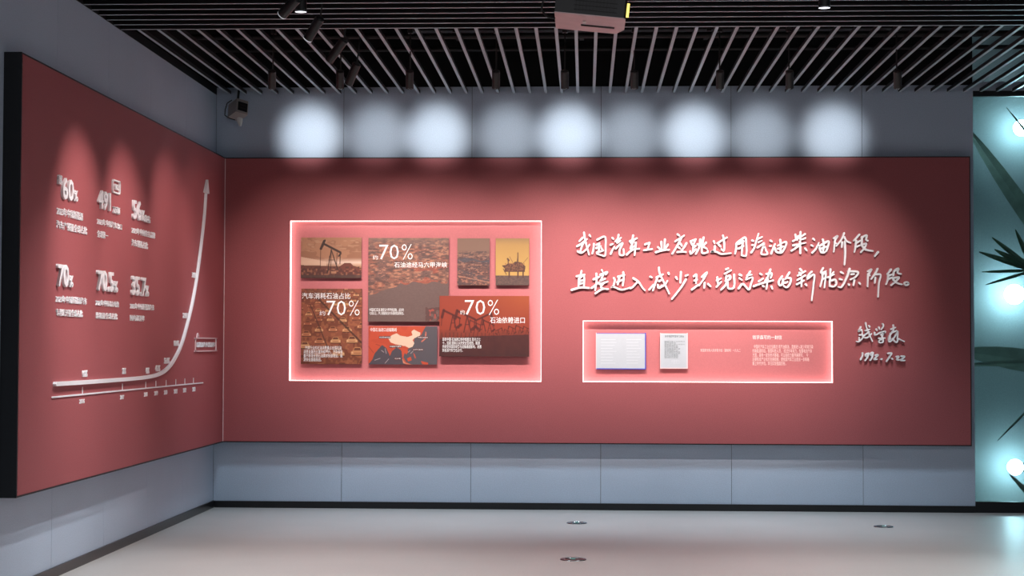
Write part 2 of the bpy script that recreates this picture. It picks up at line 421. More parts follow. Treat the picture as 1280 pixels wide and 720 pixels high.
mb = MB(); add_ribbon(mb, frame_pts(243.7, 422.6, 269.4, 438.9), .011, .011, pl3, .010, 'clearedge'); mb.build('tag_frame', tb)
tleft('tag_text', '新能源汽车渗透率', 245.2, 268, 427.6, 434.2, bold=.02, depth=.006, parent=tb)
mb = MB(); add_ribbon(mb, [L2(245.2, 422.5), L2(246.4, 417), L2(247.8, 422.5)], .009, .009, pl3, .010, 'clearedge'); mb.build('tag_pointer', tb)

# ------------------------------------------------------------------ calligraphy, stroke by stroke
A = (716, 284, 14.222); B = (800, 284, 10.667); C = (914, 284, 12.8); D = (1008, 284, 12.8)
E_ = (712, 330, 12.8); F_ = (806, 330, 11.636); G = (912, 330, 10.667); H = (1020, 330, 10.24)
SG = (1066, 400, 18.286); DT = (1068, 436, 18.286)
line1 = [
 (A, [[(178,182),(112,250)],[(72,340),(160,285),(258,205)],[(200,250),(165,330),(132,430)],[(82,425),(150,455),(230,400),(300,305)],[(198,88),(214,190),(245,330),(290,490)],[(295,135),(318,172)]]),
 (A, [[(375,290),(366,400),(345,470)],[(430,225),(540,168),(582,195),(584,330),(575,500),(500,495),(425,470)],[(415,318),(480,282)],[(410,372),(505,335)],[(468,300),(460,440)],[(425,450),(548,412)],[(505,372),(528,396)]]),
 (A, [[(698,185),(725,210)],[(665,315),(718,295)],[(670,475),(738,340)],[(815,130),(800,200),(750,258)],[(800,235),(862,182)],[(785,275),(852,238)],[(762,385),(830,312),(886,285),(835,400),(836,485),(906,488),(902,385)]]),
 (A, [[(1075,138),(1055,230),(1026,285)],[(1010,252),(1145,192)],[(1085,235),(1022,372)],[(1022,375),(1130,318)],[(955,490),(1060,402),(1188,380)],[(1122,270),(1112,380),(1098,505)]]),
 (B, [[(65,230),(132,203)],[(130,205),(100,298)],[(48,308),(166,290)]]),
 (B, [[(285,190),(291,312)],[(333,158),(325,302)],[(238,262),(276,300)],[(374,228),(335,292)],[(208,334),(310,305),(392,300)]]),
 (B, [[(497,90),(528,116)],[(468,190),(592,108)],[(552,140),(500,240),(428,358)],[(538,215),(562,252)],[(622,208),(590,265),(545,325)],[(495,332),(560,325),(616,332)],[(512,262),(540,290)]]),
 (B, [[(672,188),(748,158)],[(680,200),(705,238),(742,170)],[(714,240),(706,325)],[(745,245),(715,272)],[(668,318),(682,352),(748,290)],[(806,158),(792,260),(744,358)],[(850,132),(826,260),(832,342),(896,336),(902,308)],[(764,222),(792,244)],[(884,202),(842,250)],[(850,262),(894,288)]]),
 (B, [[(983,182),(998,216)],[(1000,248),(990,310),(945,325),(1010,325),(1090,356),(1216,345)],[(1028,216),(1162,134)],[(1105,106),(1125,220),(1118,312),(1084,292)],[(1048,232),(1078,258)]]),
 (C, [[(82,255),(77,340),(64,430)],[(90,252),(150,205),(225,163),(242,260),(240,448),(160,448)],[(112,270),(205,222)],[(115,345),(200,298)],[(186,212),(168,440)]]),
 (C, [[(330,208),(362,222)],[(334,286),(358,280)],[(320,408),(372,320),(440,98)],[(418,192),(498,152)],[(436,242),(495,212)],[(418,328),(500,268),(528,262),(490,380),(492,430),(576,430),(560,370),(526,290)]]),
 (C, [[(626,210),(654,232)],[(618,302),(648,298)],[(638,428),(704,262)],[(700,330),(722,390),(800,407),(850,345),(886,245),(840,240),(742,300)],[(784,198),(796,300),(790,392)],[(745,348),(842,302)]]),
 (C, [[(1028,112),(1040,190)],[(985,224),(1085,168)],[(1076,135),(1058,208)],[(1110,68),(1110,190),(1192,172)],[(1186,106),(1118,152)],[(985,292),(1197,248)],[(1100,220),(1108,425)],[(1100,285),(958,382)],[(1182,336),(1212,378)]]),
 (D, [[(106,180),(134,208)],[(78,282),(108,308)],[(92,412),(150,350),(202,248)],[(208,300),(350,224),(346,300),(312,386),(240,402),(206,318)],[(263,193),(282,300),(266,386)],[(235,342),(322,310)]]),
 (D, [[(434,180),(502,138),(450,232),(484,262)],[(457,225),(438,400)],[(606,88),(560,200),(478,302)],[(605,150),(640,215),(712,252)],[(572,238),(566,322)],[(614,228),(622,400),(610,602)]]),
 (D, [[(852,113),(758,218)],[(800,208),(786,310),(768,402)],[(800,252),(872,210)],[(806,312),(852,290)],[(888,150),(890,240),(868,292)],[(892,160),(964,130),(956,200),(988,216)],[(870,292),(956,260),(932,330),(868,406)],[(898,308),(960,360),(1068,382)]]),
 (D, [[(1152,392),(1092,468)]]),
]
line2 = [
 (E_, [[(192,106),(176,172)],[(108,196),(244,168)],[(152,230),(140,372)],[(155,226),(230,190),(230,372)],[(160,275),(222,252)],[(160,320),(222,302)],[(28,416),(170,376),(314,382)]]),
 (E_, [[(428,148),(432,260),(408,424)],[(378,246),(484,200)],[(348,388),(472,290)],[(512,92),(532,122)],[(488,172),(604,128),(574,172)],[(540,152),(502,262)],[(490,266),(574,234)],[(478,322),(612,280)],[(552,290),(502,368),(562,400)],[(408,472),(520,402),(622,400)]]),
 (E_, [[(705,218),(722,260),(700,350),(668,372),(720,370),(830,411),(958,382)],[(768,202),(884,174)],[(758,292),(874,240)],[(800,190),(770,332)],[(858,126),(866,220),(850,348)]]),
 (E_, [[(958,382),(1000,376),(1085,288)],[(1014,222),(1100,280),(1160,370),(1208,424)]]),
 (F_, [[(76,182),(108,198)],[(62,374),(128,298)],[(205,46),(216,130),(290,290),(357,434)],[(168,196),(268,148)],[(180,215),(150,290),(118,388)],[(204,252),(244,230)],[(188,300),(200,346),(254,308)],[(210,350),(290,300),(332,240)],[(342,124),(354,152)]]),
 (F_, [[(526,110),(518,274)],[(452,186),(474,224)],[(592,172),(634,154)],[(602,218),(520,350),(392,512)]]),
 (F_, [[(710,182),(752,154),(745,282)],[(718,242),(765,225)],[(682,374),(782,298)],[(830,190),(904,122),(860,210),(788,318)],[(872,268),(864,350)],[(916,286),(962,328)]]),
 (F_, [[(1055,186),(1064,292)],[(1042,242),(1114,206)],[(1042,334),(1114,256)],[(1180,78),(1218,62)],[(1158,142),(1260,88)],[(1185,168),(1178,235)],[(1170,248),(1240,212),(1236,168),(1182,190)],[(1200,250),(1170,312),(1108,374)],[(1300,150),(1297,335),(1215,352),(1206,255)]]),
 (G, [[(128,138),(164,154)],[(128,188),(168,212)],[(118,328),(176,264),(256,340),(285,270),(306,180),(216,208)],[(278,96),(222,190)],[(232,152),(298,142)]]),
 (G, [[(404,126),(434,142)],[(388,232),(452,190)],[(546,68),(520,150),(472,232)],[(488,132),(562,126),(545,190)],[(318,297),(450,250),(584,218)],[(510,200),(492,334)],[(438,288),(464,304)],[(556,296),(572,334)]]),
 (G, [[(702,158),(655,240),(677,286),(742,240)],[(716,200),(702,272)],[(802,108),(745,202)],[(770,180),(816,195),(802,270),(762,311),(718,290)],[(744,252),(778,234)]]),
 (G, [[(936,62),(968,92)],[(908,156),(1014,92)],[(930,112),(952,152)],[(900,216),(1014,148)],[(893,274),(994,218)],[(962,180),(958,304)],[(1012,266),(1030,290)],[(1098,98),(1050,150),(1034,204)],[(1045,190),(1128,143),(1117,300),(1095,488)]]),
 (H, [[(96,46),(64,112),(134,88)],[(86,122),(80,200),(54,292)],[(90,130),(127,110),(120,200),(108,304)],[(85,192),(118,178)],[(185,62),(186,150),(230,98)],[(148,172),(236,132)],[(180,170),(174,288)],[(200,210),(246,200),(262,250),(230,286),(180,282)]]),
 (H, [[(316,98),(354,122)],[(302,190),(338,202)],[(432,56),(400,160),(334,288),(286,292)],[(410,92),(536,100),(512,160),(440,200)],[(452,132),(492,128)],[(418,256),(428,272)],[(492,205),(480,274)],[(552,238),(568,258)]]),
 (H, [[(664,96),(712,68),(680,132),(694,150)],[(668,122),(660,292)],[(792,56),(760,120),(708,194)],[(760,130),(828,140),(806,250),(796,424)],[(760,170),(754,246)]]),
 (H, [[(964,66),(914,132)],[(926,130),(920,200),(898,264)],[(930,152),(978,130)],[(930,192),(978,170)],[(1000,90),(990,152)],[(1002,90),(1056,58),(1046,110),(1094,128)],[(978,182),(1062,170),(1022,222),(962,272)],[(988,200),(1040,242),(1104,262)]]),
 (H, [[(1160+27*math.cos(t*.698), 250+20*math.sin(t*.698)) for t in range(10)]]),
]
sign = [
 (SG, [[(188,152),(138,262),(205,220),(222,370)],[(148,342),(216,338)],[(222,340),(250,375),(150,490),(88,492)],[(152,400),(142,480)],[(298,58),(312,150),(380,330),(452,494)],[(288,242),(394,212)],[(240,372),(330,300),(388,268)],[(268,402),(340,400),(434,308)],[(372,126),(392,162)]]),
 (SG, [[(536,202),(562,244)],[(598,158),(612,218)],[(680,82),(704,130),(652,222)],[(500,278),(514,346),(640,282),(744,256),(738,292)],[(640,342),(702,310),(662,400)],[(590,420),(742,412)],[(690,400),(692,500),(620,516),(600,472),(682,440)]]),
 (SG, [[(930,112),(936,232)],[(876,212),(984,168)],[(858,312),(1006,240)],[(930,240),(842,370),(830,490),(900,460),(1000,320),(1032,262),(1022,440)],[(852,350),(862,450)],[(905,425),(1000,512),(1044,428),(1090,450),(1184,492)]]),
]
date = [
 (DT, [[(190,92),(182,170),(138,254)]]),
 (DT, [[(318,105),(262,128),(268,172),(326,126)],[(328,98),(302,190),(243,274)]]),
 (DT, [[(424,82),(372,110),(386,154),(428,118)],[(432,88),(406,190),(362,268)]]),
 (DT, [[(478,150),(544,142),(455,238),(528,238)]]),
 (DT, [[(610,242),(640,228)]]),
 (DT, [[(768,106),(854,100),(802,190),(732,294)]]),
 (DT, [[(850,215),(882,238)]]),
 (DT, [[(962,182),(1018,178),(972,250),(1042,252)]]),
 (DT, [[(1072,170),(1148,178),(1068,260),(1158,266)]]),
]
def inscription(label, chars, w, depth=.034, lift=0.0):
    p = onY(chars[0][0][0]+20, chars[0][0][1]+25)
    t = thing('inscription', label, 'lettering', (p.x, -T, p.z), 'handwritten inscription on the red panel')
    for (org, strokes) in chars:
        mb = MB()
        for k, st in enumerate(strokes):
            pts = []
            for (cx, cy) in st:
                q = onY(org[0]+cx/org[2], org[1]+cy/org[2], -T-depth); pts.append((q.x, q.z))
            add_ribbon(mb, pts, w*random.uniform(1.0, 1.2), w*random.uniform(.72, .9), pb3, depth, 'white', off=.0004*k)
        mb.build('character', t)
    return t
inscription('upper line of raised white handwritten characters on the red panel', line1, .0172)
inscription('lower line of raised white handwritten characters, above the narrow lit recess', line2, .0172)
inscription('three raised white handwritten signature characters right of the narrow recess', sign, .0128, .038)
inscription('raised white handwritten date under the signature', date, .0140, .038)

# ------------------------------------------------------------------ printed boards
def vnoise(h, w, sc, seed, sy=1.0):
    rs = np.random.RandomState(seed); gw, gh = int(w/sc)+3, int(h/(sc*sy))+3
    gr = rs.rand(gh, gw); y = np.arange(h)/(sc*sy); x = np.arange(w)/sc
    yi, xi = y.astype(int), x.astype(int); fy, fx = (y-yi)[:, None], (x-xi)[None]
    fy = fy*fy*(3-2*fy); fx = fx*fx*(3-2*fx)
    a = gr[yi][:, xi]; b = gr[yi][:, xi+1]; c = gr[yi+1][:, xi]; d = gr[yi+1][:, xi+1]
    return (a*(1-fx)+b*fx)*(1-fy)+(c*(1-fx)+d*fx)*fy
SSP = 2.2
class Paint:
    def __init__(s, px, col):
        s.x0, s.y0, s.x1, s.y1 = px; s.w = int((s.x1-s.x0)*SSP)+1; s.h = int((s.y1-s.y0)*SSP)+1
        s.a = np.ones((s.h, s.w, 3))*np.array(col)
        s.X, s.Y = np.meshgrid(np.linspace(s.x0, s.x1, s.w), np.linspace(s.y0, s.y1, s.h))
    def noise(s, sc, seed, sy=1.0): return vnoise(s.h, s.w, sc*SSP, seed, sy)
    def mix(s, mask, col, k=1.0):
        m = (np.clip(mask, 0, 1)*k)[..., None]; s.a = s.a*(1-m)+np.array(col)*m
    def poly(s, pts, col, k=1.0):
        ins = np.zeros(s.X.shape, bool); n = len(pts)
        for i in range(n):
            (xa, ya), (xb, yb) = pts[i], pts[(i+1) % n]
            if ya == yb: continue
            c = ((ya > s.Y) != (yb > s.Y)) & (s.X < (xb-xa)*(s.Y-ya)/(yb-ya)+xa); ins ^= c
        s.mix(ins.astype(float), col, k)
    def line(s, p, q, w, col, k=1.0):
        p, q = np.array(p, float), np.array(q, float); d = q-p; L = max((d*d).sum(), 1e-9)
        t = np.clip(((s.X-p[0])*d[0]+(s.Y-p[1])*d[1])/L, 0, 1)
        r = np.hypot(s.X-p[0]-t*d[0], s.Y-p[1]-t*d[1]); s.mix(np.clip((w/2-r)*SSP+.5, 0, 1), col, k)
    def mesh(s, Y):
        a = onY(s.x0, s.y1, Y); b = onY(s.x1, s.y0, Y)
        xs = np.linspace(a.x, b.x, s.w); zs = np.linspace(b.z, a.z, s.h)
        XX, ZZ = np.meshgrid(xs, zs); co = np.stack([XX, np.full_like(XX, Y), ZZ], -1).reshape(-1, 3)
        idx = np.arange(s.h*s.w).reshape(s.h, s.w)
        q = np.stack([idx[1:, :-1], idx[1:, 1:], idx[:-1, 1:], idx[:-1, :-1]], -1).reshape(-1, 4)
        me = bpy.data.meshes.new('print'); me.vertices.add(len(co)); me.vertices.foreach_set('co', co.ravel())
        me.loops.add(q.size); me.loops.foreach_set('vertex_index', q.ravel().astype(np.int32))
        me.polygons.add(len(q)); me.polygons.foreach_set('loop_start', np.arange(0, q.size, 4, dtype=np.int32))
        me.update(calc_edges=True)
        c = np.clip(s.a*.90, 0, 255)/255; c = np.where(c <= .04045, c/12.92, ((c+.055)/1.055)**2.4)
        at = me.color_attributes.new('ink', 'FLOAT_COLOR', 'POINT')
        at.data.foreach_set('color', np.concatenate([c.reshape(-1, 3), np.ones((len(co), 1))], 1).ravel())
        me.materials.append(MT['picture']); return me
def board(label, px, Y, paint, th=.012, side='black'):
    a = onY(px[0], px[3], Y); b = onY(px[2], px[1], Y)
    t = thing('photo_board', label, 'picture', ((a.x+b.x)/2, Y+th, a.z), 'picture boards in the large recess')
    mb = MB(); mb.box((a.x, Y+.0006, a.z), (b.x, Y+th, b.z), side); mb.build('backing_board', t)
    for cx in (a.x+.06, b.x-.06):                         # four stand-off studs holding it off the recess
        for cz in (a.z+.06, b.z-.06): mb = MB(); mb.cyl((cx, Y+th, cz), (cx, ND, cz), .008, .008, 'steel', 8); mb.build('standoff', t)
    me = paint.mesh(Y); o = bpy.data.objects.new('print', me); COL.objects.link(o); adopt(o, t)
    return t
# 1: pumpjack under an orange sky
px = (376, 297, 452, 347.5); P = Paint(px, (178, 124, 92)); n = P.noise(14, 1, .5); n2 = P.noise(5, 2, .4)
P.mix((n*.6+n2*.4 > .5)*1., (150, 100, 74), .6); P.mix(np.clip((n2-.55)*4, 0, 1)*(P.Y < 315), (206, 158, 122), .6)
P.mix(np.clip(1-abs(P.Y-328)/6, 0, 1)*np.clip((P.X-376)/70+.3, 0, 1), (240, 208, 186), .95)
P.poly([(376,321),(392,324),(408,327),(408,335),(376,332)], (232, 190, 160), .8)
P.poly([(376,331.5),(400,332),(424,333),(433,329),(440,331.5),(452,335),(452,348),(376,348)], (112, 66, 52))
P.poly([(424,333.5),(431,328.5),(438,328.5),(444,334),(452,335.5),(452,344),(424,341)], (118, 62, 48))
n3 = P.noise(2.2, 3); P.mix((P.Y > 333)*(n3 > .58)*1., (88, 52, 44), .8); P.mix((P.Y > 336)*(n3 < .3)*1., (170, 112, 84), .7)
P.mix((P.Y > 343.5)*1., (84, 60, 54), .8)
dk = (66, 44, 36)
P.line((405,305),(425.5,315.5),2.6,dk); P.line((401,311),(405,301.5),3,dk); P.line((406,300.5),(403,308),2.2,dk); P.line((400.7,312),(400.4,335),.6,dk)
P.line((414,312),(409.5,340),1,dk); P.line((414,312),(422,336),1.2,dk); P.line((412,320),(410,340),.8,dk); P.line((411,325),(417,325),.7,dk)
P.line((425.5,315),(425,330),.9,dk); P.line((421.5,316),(420.5,333),.7,dk); P.line((426,317),(423.5,320),2,dk); P.line((414,312),(413.5,338),.7,dk)
P.poly([(414,339),(420,339),(420,342),(414,342)], (196, 140, 104), .8)
b1 = board('small brown photo board of one pumpjack under a cloudy orange sky', px, -.056, P)
# 2: traffic jam
px = (376, 361, 452.5, 455); P = Paint(px, (150, 84, 60)); n = P.noise(3, 11); n2 = P.noise(7, 12)
P.mix((n2 > .5)*1., (116, 62, 44), .7); P.mix((n > .62)*1., (186, 118, 78), .45)
def car(cx, cy, s, body):
    P.poly([(cx-s,cy+s*.1),(cx-s*.62,cy-s*.2),(cx-s*.45,cy-s*.62),(cx+s*.45,cy-s*.62),(cx+s*.66,cy-s*.2),(cx+s,cy+s*.1),(cx+s,cy+s*.55),(cx-s,cy+s*.55)], body)
    P.poly([(cx-s*.58,cy-s*.12),(cx-s*.42,cy-s*.52),(cx+s*.42,cy-s*.52),(cx+s*.58,cy-s*.12)], (104, 58, 42), .9)
    P.line((cx-s*.9,cy+s*.62),(cx+s*.95,cy+s*.62),s*.14,(72, 38, 32), .9); P.line((cx-s*.5,cy+s*.3),(cx+s*.5,cy+s*.3),s*.1,(140, 84, 60), .8)
    P.mix(np.clip(1-np.hypot(P.X-cx+s*.8, P.Y-cy-s*.2)/(s*.2), 0, 1), (246, 200, 150)); P.mix(np.clip(1-np.hypot(P.X-cx-s*.8, P.Y-cy-s*.2)/(s*.2), 0, 1), (246, 200, 150))
cars = []
for li, (ex, ey) in enumerate(((350,466),(376,474),(402,478),(432,474),(458,462),(482,444),(500,424),(510,404))):
    sx, sy = 384+li*6, 354+li*.5; t = .05+.03*(li % 3)
    while t < 1.05:
        cars.append((sy+(ey-sy)*t, sx+(ex-sx)*t, 1.6+8.2*t, li)); t += .06+.12*t
for (cy, cx, sc, li) in sorted(cars):
    if 370 < cx < 460: car(cx, cy, sc, random.choice([(206, 142, 96), (188, 116, 80), (214, 156, 108), (164, 90, 64)]) if li > 0 else random.choice([(142, 70, 50), (160, 84, 60), (128, 62, 46)]))
P.line((396,372),(452,428),2.2,(70, 44, 36), .75); P.line((388,382),(412,440),1.6,(84, 50, 40), .7)
P.mix(np.clip((P.Y-432)/20, 0, 1)*np.clip((428-P.X)/50, 0, 1), (106, 54, 42), .6)
P.mix(((P.Y < 374)*(n > .45))*1., (108, 64, 48), .6)
b2 = board('tall brown photo board of a traffic jam, lower left of the recess', px, -.050, P)
# 3: aerial coast
px = (460, 297.5, 561, 402); P = Paint(px, (140, 98, 82)); fb = lambda sd, sc, q: P.noise(sc, sd, q)*.5+P.noise(sc*.5, sd+100, q)*.3+P.noise(sc*.22, sd+200, q)*.2; n = fb(21, 12, .3); n2 = fb(22, 5, .4); n3 = fb(23, 18, .35)
P.mix((n-.46)*14, (158, 96, 78), .7); P.mix((n3-.54)*14, (112, 86, 80), .65); P.mix((n2-.58)*14, (206, 140, 108), .7); P.mix((.42-n2)*12, (92, 68, 64), .7)
P.mix(((n > .55)*(P.Y > 330)*(P.X > 500))*1., (172, 84, 66), .6); P.mix(np.clip((310-P.Y)/14, 0, 1), (140, 112, 98), .7)
coast = 370-np.clip(P.X-460, 0, 60)*.30-(P.noise(8, 24)-.5)*9
sea = (P.Y > coast)*1.; P.mix(sea, (112, 88, 82)); P.mix(sea*P.noise(1.6, 25, .6), (128, 104, 96), .35)
P.mix(((P.X > 532)*(P.Y > 384)*(P.noise(4, 26) > .5))*1., (98, 66, 62), .9); P.mix(((P.X > 536)*(P.Y > 386)*(P.noise(3, 27) > .66))*1., (176, 84, 72), .9)
b3 = board('largest photo board, a brown aerial view of a coast and strait', px, -.058, P)
# 4: city aerial
px = (571.5, 298, 612, 356.5); P = Paint(px, (140, 106, 88)); fb = lambda sd, sc, q: P.noise(sc, sd, q)*.6+P.noise(sc*.4, sd+100, q)*.4; n = fb(31, 7, .3); n2 = fb(32, 3, .5); n3 = P.noise(10, 33, .4)
P.mix(np.clip((P.Y-312)/14, 0, 1), (112, 78, 70)); P.mix(((P.Y > 314)*(n > .56))*1., (88, 70, 70), .8); P.mix(((P.Y > 314)*(n2 > .66))*1., (190, 136, 108), .6)
P.mix(((P.Y > 317)*(n2 < .3))*1., (80, 56, 56), .7); P.mix((abs(P.Y-326-(n3-.5)*6) < 1.4)*1., (84, 80, 86), .8)
P.line((572,338),(612,350),5,(92, 76, 76), .7); P.line((573,345),(612,353),1.2,(206, 150, 120), .6); P.mix(((P.Y > 338)*(n2 > .62))*1., (186, 118, 90), .5)
b4 = board('narrow photo board of a hazy brown city, left of the rig picture', px, -.062, P)
# 5: oil rig
px = (619.5, 298, 661.5, 356.5); P = Paint(px, (186, 142, 82)); P.mix(np.clip((P.Y-298)/40, 0, 1), (204, 160, 88)); P.mix(np.clip((306-P.Y)/10, 0, 1), (150, 118, 84), .7)
P.mix((P.Y > 344.5)*1., (116, 88, 76)); P.mix(((P.Y > 344.5)*P.noise(1.8, 41, .5)), (80, 62, 62), .8)
rg = (90, 58, 46)
P.poly([(627,332),(633,331),(635,329),(640,330),(644,327),(652,328),(655,331),(657,333),(656,340),(630,340),(631,336)], rg)
for x in (636.5, 647.5, 654): P.line((x,338),(x,346.5),1.7,rg)
P.line((647.3,316),(647.6,330),1.1,rg); P.line((646,330),(647.4,320),.8,rg); P.line((635,324),(635.5,331),1.2,rg); P.line((634.5,323.5),(636,325.5),2,rg)
P.line((637,321),(641,328),.6,rg, .7); P.line((653,330),(660,322),.5,rg, .7); P.line((629,336),(633,343),.8,rg)
P.mix(((P.noise(1.2, 42) > .55)*(P.Y > 329)*(P.Y < 339)*(P.X > 631)*(P.X < 656))*1., (150, 96, 68), .6)
b5 = board('narrow photo board of an offshore oil rig against a yellow sky', px, -.062, P)
# 6: the map
px = (460.5, 408, 546.5, 455.5); P = Paint(px, (206, 84, 56))
def K(pts): return [(450+x/6.545, 370+y/6.545) for x, y in pts]
P.mix((P.noise(9, 51) > .6)*1., (190, 74, 50), .5)
P.poly(K([(540,245),(640,245),(640,565),(430,565),(360,530),(345,470),(400,430),(440,380),(445,345),(500,320),(520,280)]), (96, 88, 92))
P.poly(K([(65,565),(100,520),(120,470),(180,400),(215,425),(245,490),(262,450),(300,420),(335,440),(345,500),(380,565)]), (88, 78, 84))
P.poly(K([(262,490),(270,450),(300,425),(340,450),(345,490),(300,520)]), (88, 78, 84))
P.poly(K([(230,345),(262,320),(300,305),(330,325),(390,335),(430,322),(420,290),(440,275),(470,290),(495,300),(490,325),(445,345),(430,360),(445,385),(430,415),(400,425),(370,410),(335,405),(290,395),(250,380)]), (240, 206, 178))
P.poly(K([(345,425),(385,430),(395,455),(380,480),(365,465),(355,500),(385,550),(350,520),(345,470)]), (206, 84, 56))
P.poly(K([(385,510),(415,495),(425,525),(395,535)]), (206, 84, 56)); P.poly(K([(500,530),(560,545),(558,565),(510,555)]), (206, 84, 56))
P.poly(K([(345,510),(370,545),(430,560),(425,565),(355,550)]), (220, 140, 110))
P.poly(K([(500,370),(530,345),(535,290),(545,295),(540,350),(505,380)]), (214, 120, 100)); P.poly(K([(435,460),(450,480),(460,510),(448,505)]), (206, 90, 64))
for a, b in (((205,550),(235,515)),((120,525),(165,510)),((175,445),(195,460)),((205,430),(215,470)),((395,460),(410,445)),((415,470),(435,450)),((60,400),(110,465)),((130,395),(165,408))):
    P.line(K([a])[0], K([b])[0], .6, (226, 206, 200) if a[0] > 115 and a[1] > 420 else (110, 50, 40), .8)
b6 = board('small orange and grey map board, below the aerial coast picture', px, -.050, P)
# 7: red sunset pumpjacks
px = (549, 370, 661.5, 445.5); P = Paint(px, (158, 66, 46)); P.mix(np.clip((P.X-590)/60, 0, 1)*np.clip((405-P.Y)/30, 0, 1), (172, 84, 46), .8)
P.mix(np.clip((P.Y-412)/22, 0, 1), (94, 46, 40)); P.poly([(549,424),(600,420),(661.5,418),(661.5,446),(549,446)], (82, 42, 40)); P.mix(np.clip((P.Y-430)/14, 0, 1), (74, 42, 42), .7)
P.mix(P.noise(5, 61)*(P.Y > 412), (100, 54, 46), .35)
def jack(x, y, s, f=1, k=.85):
    d = (84, 36, 32)
    P.line((x-f*s,y-s*.5),(x+f*s*.8,y+s*.35),s*.22,d,k); P.line((x-f*s*1.05,y-s*.55),(x-f*s*1.25,y+s*.25),s*.30,d,k); P.line((x-f*s*1.25,y+s*.1),(x-f*s*1.32,y+s*1.2),s*.07,d,k)
    P.line((x,y),(x-s*.35,y+s*1.7),s*.12,d,k); P.line((x,y),(x+s*.4,y+s*1.7),s*.12,d,k); P.line((x-s*.2,y+s*.9),(x+s*.25,y+s*.9),s*.08,d,k)
    P.line((x+f*s*.8,y+s*.3),(x+f*s*.7,y+s*1.5),s*.10,d,k); P.line((x+f*s*.5,y+s*1.4),(x+f*s*.9,y+s*1.1),s*.3,d,k)
jack(566, 394, 11); jack(584, 395, 12); jack(603, 397, 10, -1); jack(612, 404, 7); jack(595, 404, 7, 1, .6)
jack(641, 410, 4.5); jack(650, 409, 4.5); jack(659, 410, 4); jack(634, 413, 3); jack(623, 412, 4, -1)
for x in range(552, 620, 5): P.line((x,416),(x+random.uniform(-2,2),426),.8,(76, 36, 34), .6)
b7 = board('wide red photo board of silhouetted pumpjacks at sunset, lower right of the recess', px, -.092, P)

def big70(t, Y, yue, seventy, pct):
    if yue: tback('printed_text', '约', yue, Y, parent=t)
    tback('printed_text', '70', seventy, Y, bold=-.006, parent=t); tback('printed_text', '%', pct, Y, bold=-.012, parent=t)
big70(b3, -.058, (466,319,472.4,324.4), (474,305.8,498.6,324.2), (502,305.2,516,324.4))
tback('printed_text', '石油途经马六甲海峡', (492.8,327.6,559,334.4), -.058, bold=.005, parent=b3)
tback('printed_paragraph', '中国进口石油 途经马六甲海峡运输，占比约\n七成以上，海上通道安全关系国家能源安全。', (461.8,385.2,505,393.5), -.058, bold=.005, parent=b3)
big70(b2, -.050, (399.5,388.6,406.6,394.4), (408,375.8,432.4,394.2), (435.8,375.6,449.7,394.4))
tback('printed_text', '汽车消耗石油占比', (377.4,366,437.9,373.6), -.050, bold=.005, parent=b2)
tback('printed_paragraph', '  汽车行业的石油消费量占全国石油\n消费总量的比重持续攀升，汽车保有\n量不断增长使石油需求快速增加，能\n源安全面临挑战。', (379.4,432.5,428.3,451.7), -.050, bold=.005, parent=b2)
big70(b7, -.092, (575.2,387.6,580.9,393.3), (581,375,606.5,393.4), (609.6,374.8,624,393.6))
tback('printed_text', '石油依赖进口', (612.6,396.4,656,404), -.092, bold=.005, parent=b7)
tback('printed_paragraph', '目前中国 石油进口依存度超过 百分之七\n十，远超 国际公认的安全警戒线，能源\n供给受到国际局势与运输通道影响，发展\n新能源汽车势在必行。', (552.9,422,601.8,439.9), -.092, bold=.005, parent=b7)
tback('printed_text', '中国石油进口运输路线', (462.8,409.8,496,414.4), -.050, bold=.005, parent=b6)
for (x0, y0, x1, y1, s) in ((155,328,250,348,'中亚管道运输'),(240,403,340,423,'中缅油气管道'),(470,330,558,348,'中俄石油管道'),(430,430,518,448,'太平洋航线'),(280,503,335,522,'马六甲')):
    (a0, b0), (a1, b1_) = K([(x0, y0), (x1, y1)])
    q = onY(a0, b1_, -.0505); w = onY(a1, b0, -.0505)
    mb = MB(); mb.box((q.x, -.0509, q.z), (w.x, -.0503, w.z), 'tag'); mb.build('map_tag', b6)
    tback('printed_text', s, (a0+.6, b0+.7, a1-.6, b1_-.7), -.0505, bold=.004, parent=b6)

# ------------------------------------------------------------------ documents in the narrow recess
def doc(label, px, Y, edge):
    a = onY(px[0], px[3], Y); b = onY(px[2], px[1], Y)
    t = thing('document_plaque', label, 'document', ((a.x+b.x)/2, Y, a.z), 'paper documents in the narrow recess')
    mb = MB(); mb.box((a.x, Y, a.z), (b.x, Y+.004, b.z), 'paper'); mb.build('page', t)
    e = .009
    for q, m in ((((a.x-e*.6, a.z-e), (a.x, b.z+e)), 'clearedge'), (((b.x, a.z-e), (b.x+e, b.z+e)), edge), (((a.x, a.z-e), (b.x, a.z)), edge), (((a.x, b.z), (b.x, b.z+e*.5)), edge)):
        (c, d), (f, h) = q; mb = MB(); mb.box((c, Y+.001, d), (f, Y+.014, h), m); mb.build('acrylic_edge', t)
    for cx in (a.x+.04, b.x-.04):
        for cz in (a.z+.04, b.z-.04): mb = MB(); mb.cyl((cx, Y+.004, cz), (cx, ND, cz), .007, .007, 'steel', 8); mb.build('standoff', t)
    return t
d1 = doc('wide white letter sheet with blue acrylic edges, at the left end of the narrow recess', (745.5, 417.2, 806.2, 460.4), -.058, 'blueedge')
for (x0, x1) in ((751, 771), (783, 802)):
    for k in range(9):
        a = onY(x0, 424+k*3.7, -.058); b = onY(x1-random.uniform(0, 6), 424.7+k*3.7, -.058)
        mb = MB(); mb.box((a.x, -.0586, b.z), (b.x, -.0581, a.z), 'pageink'); mb.build('written_line', d1)
d2 = doc('narrow white printed page with rows of grey text, second in the narrow recess', (825.8, 417.4, 858.6, 459.6), -.058, 'clearedge')
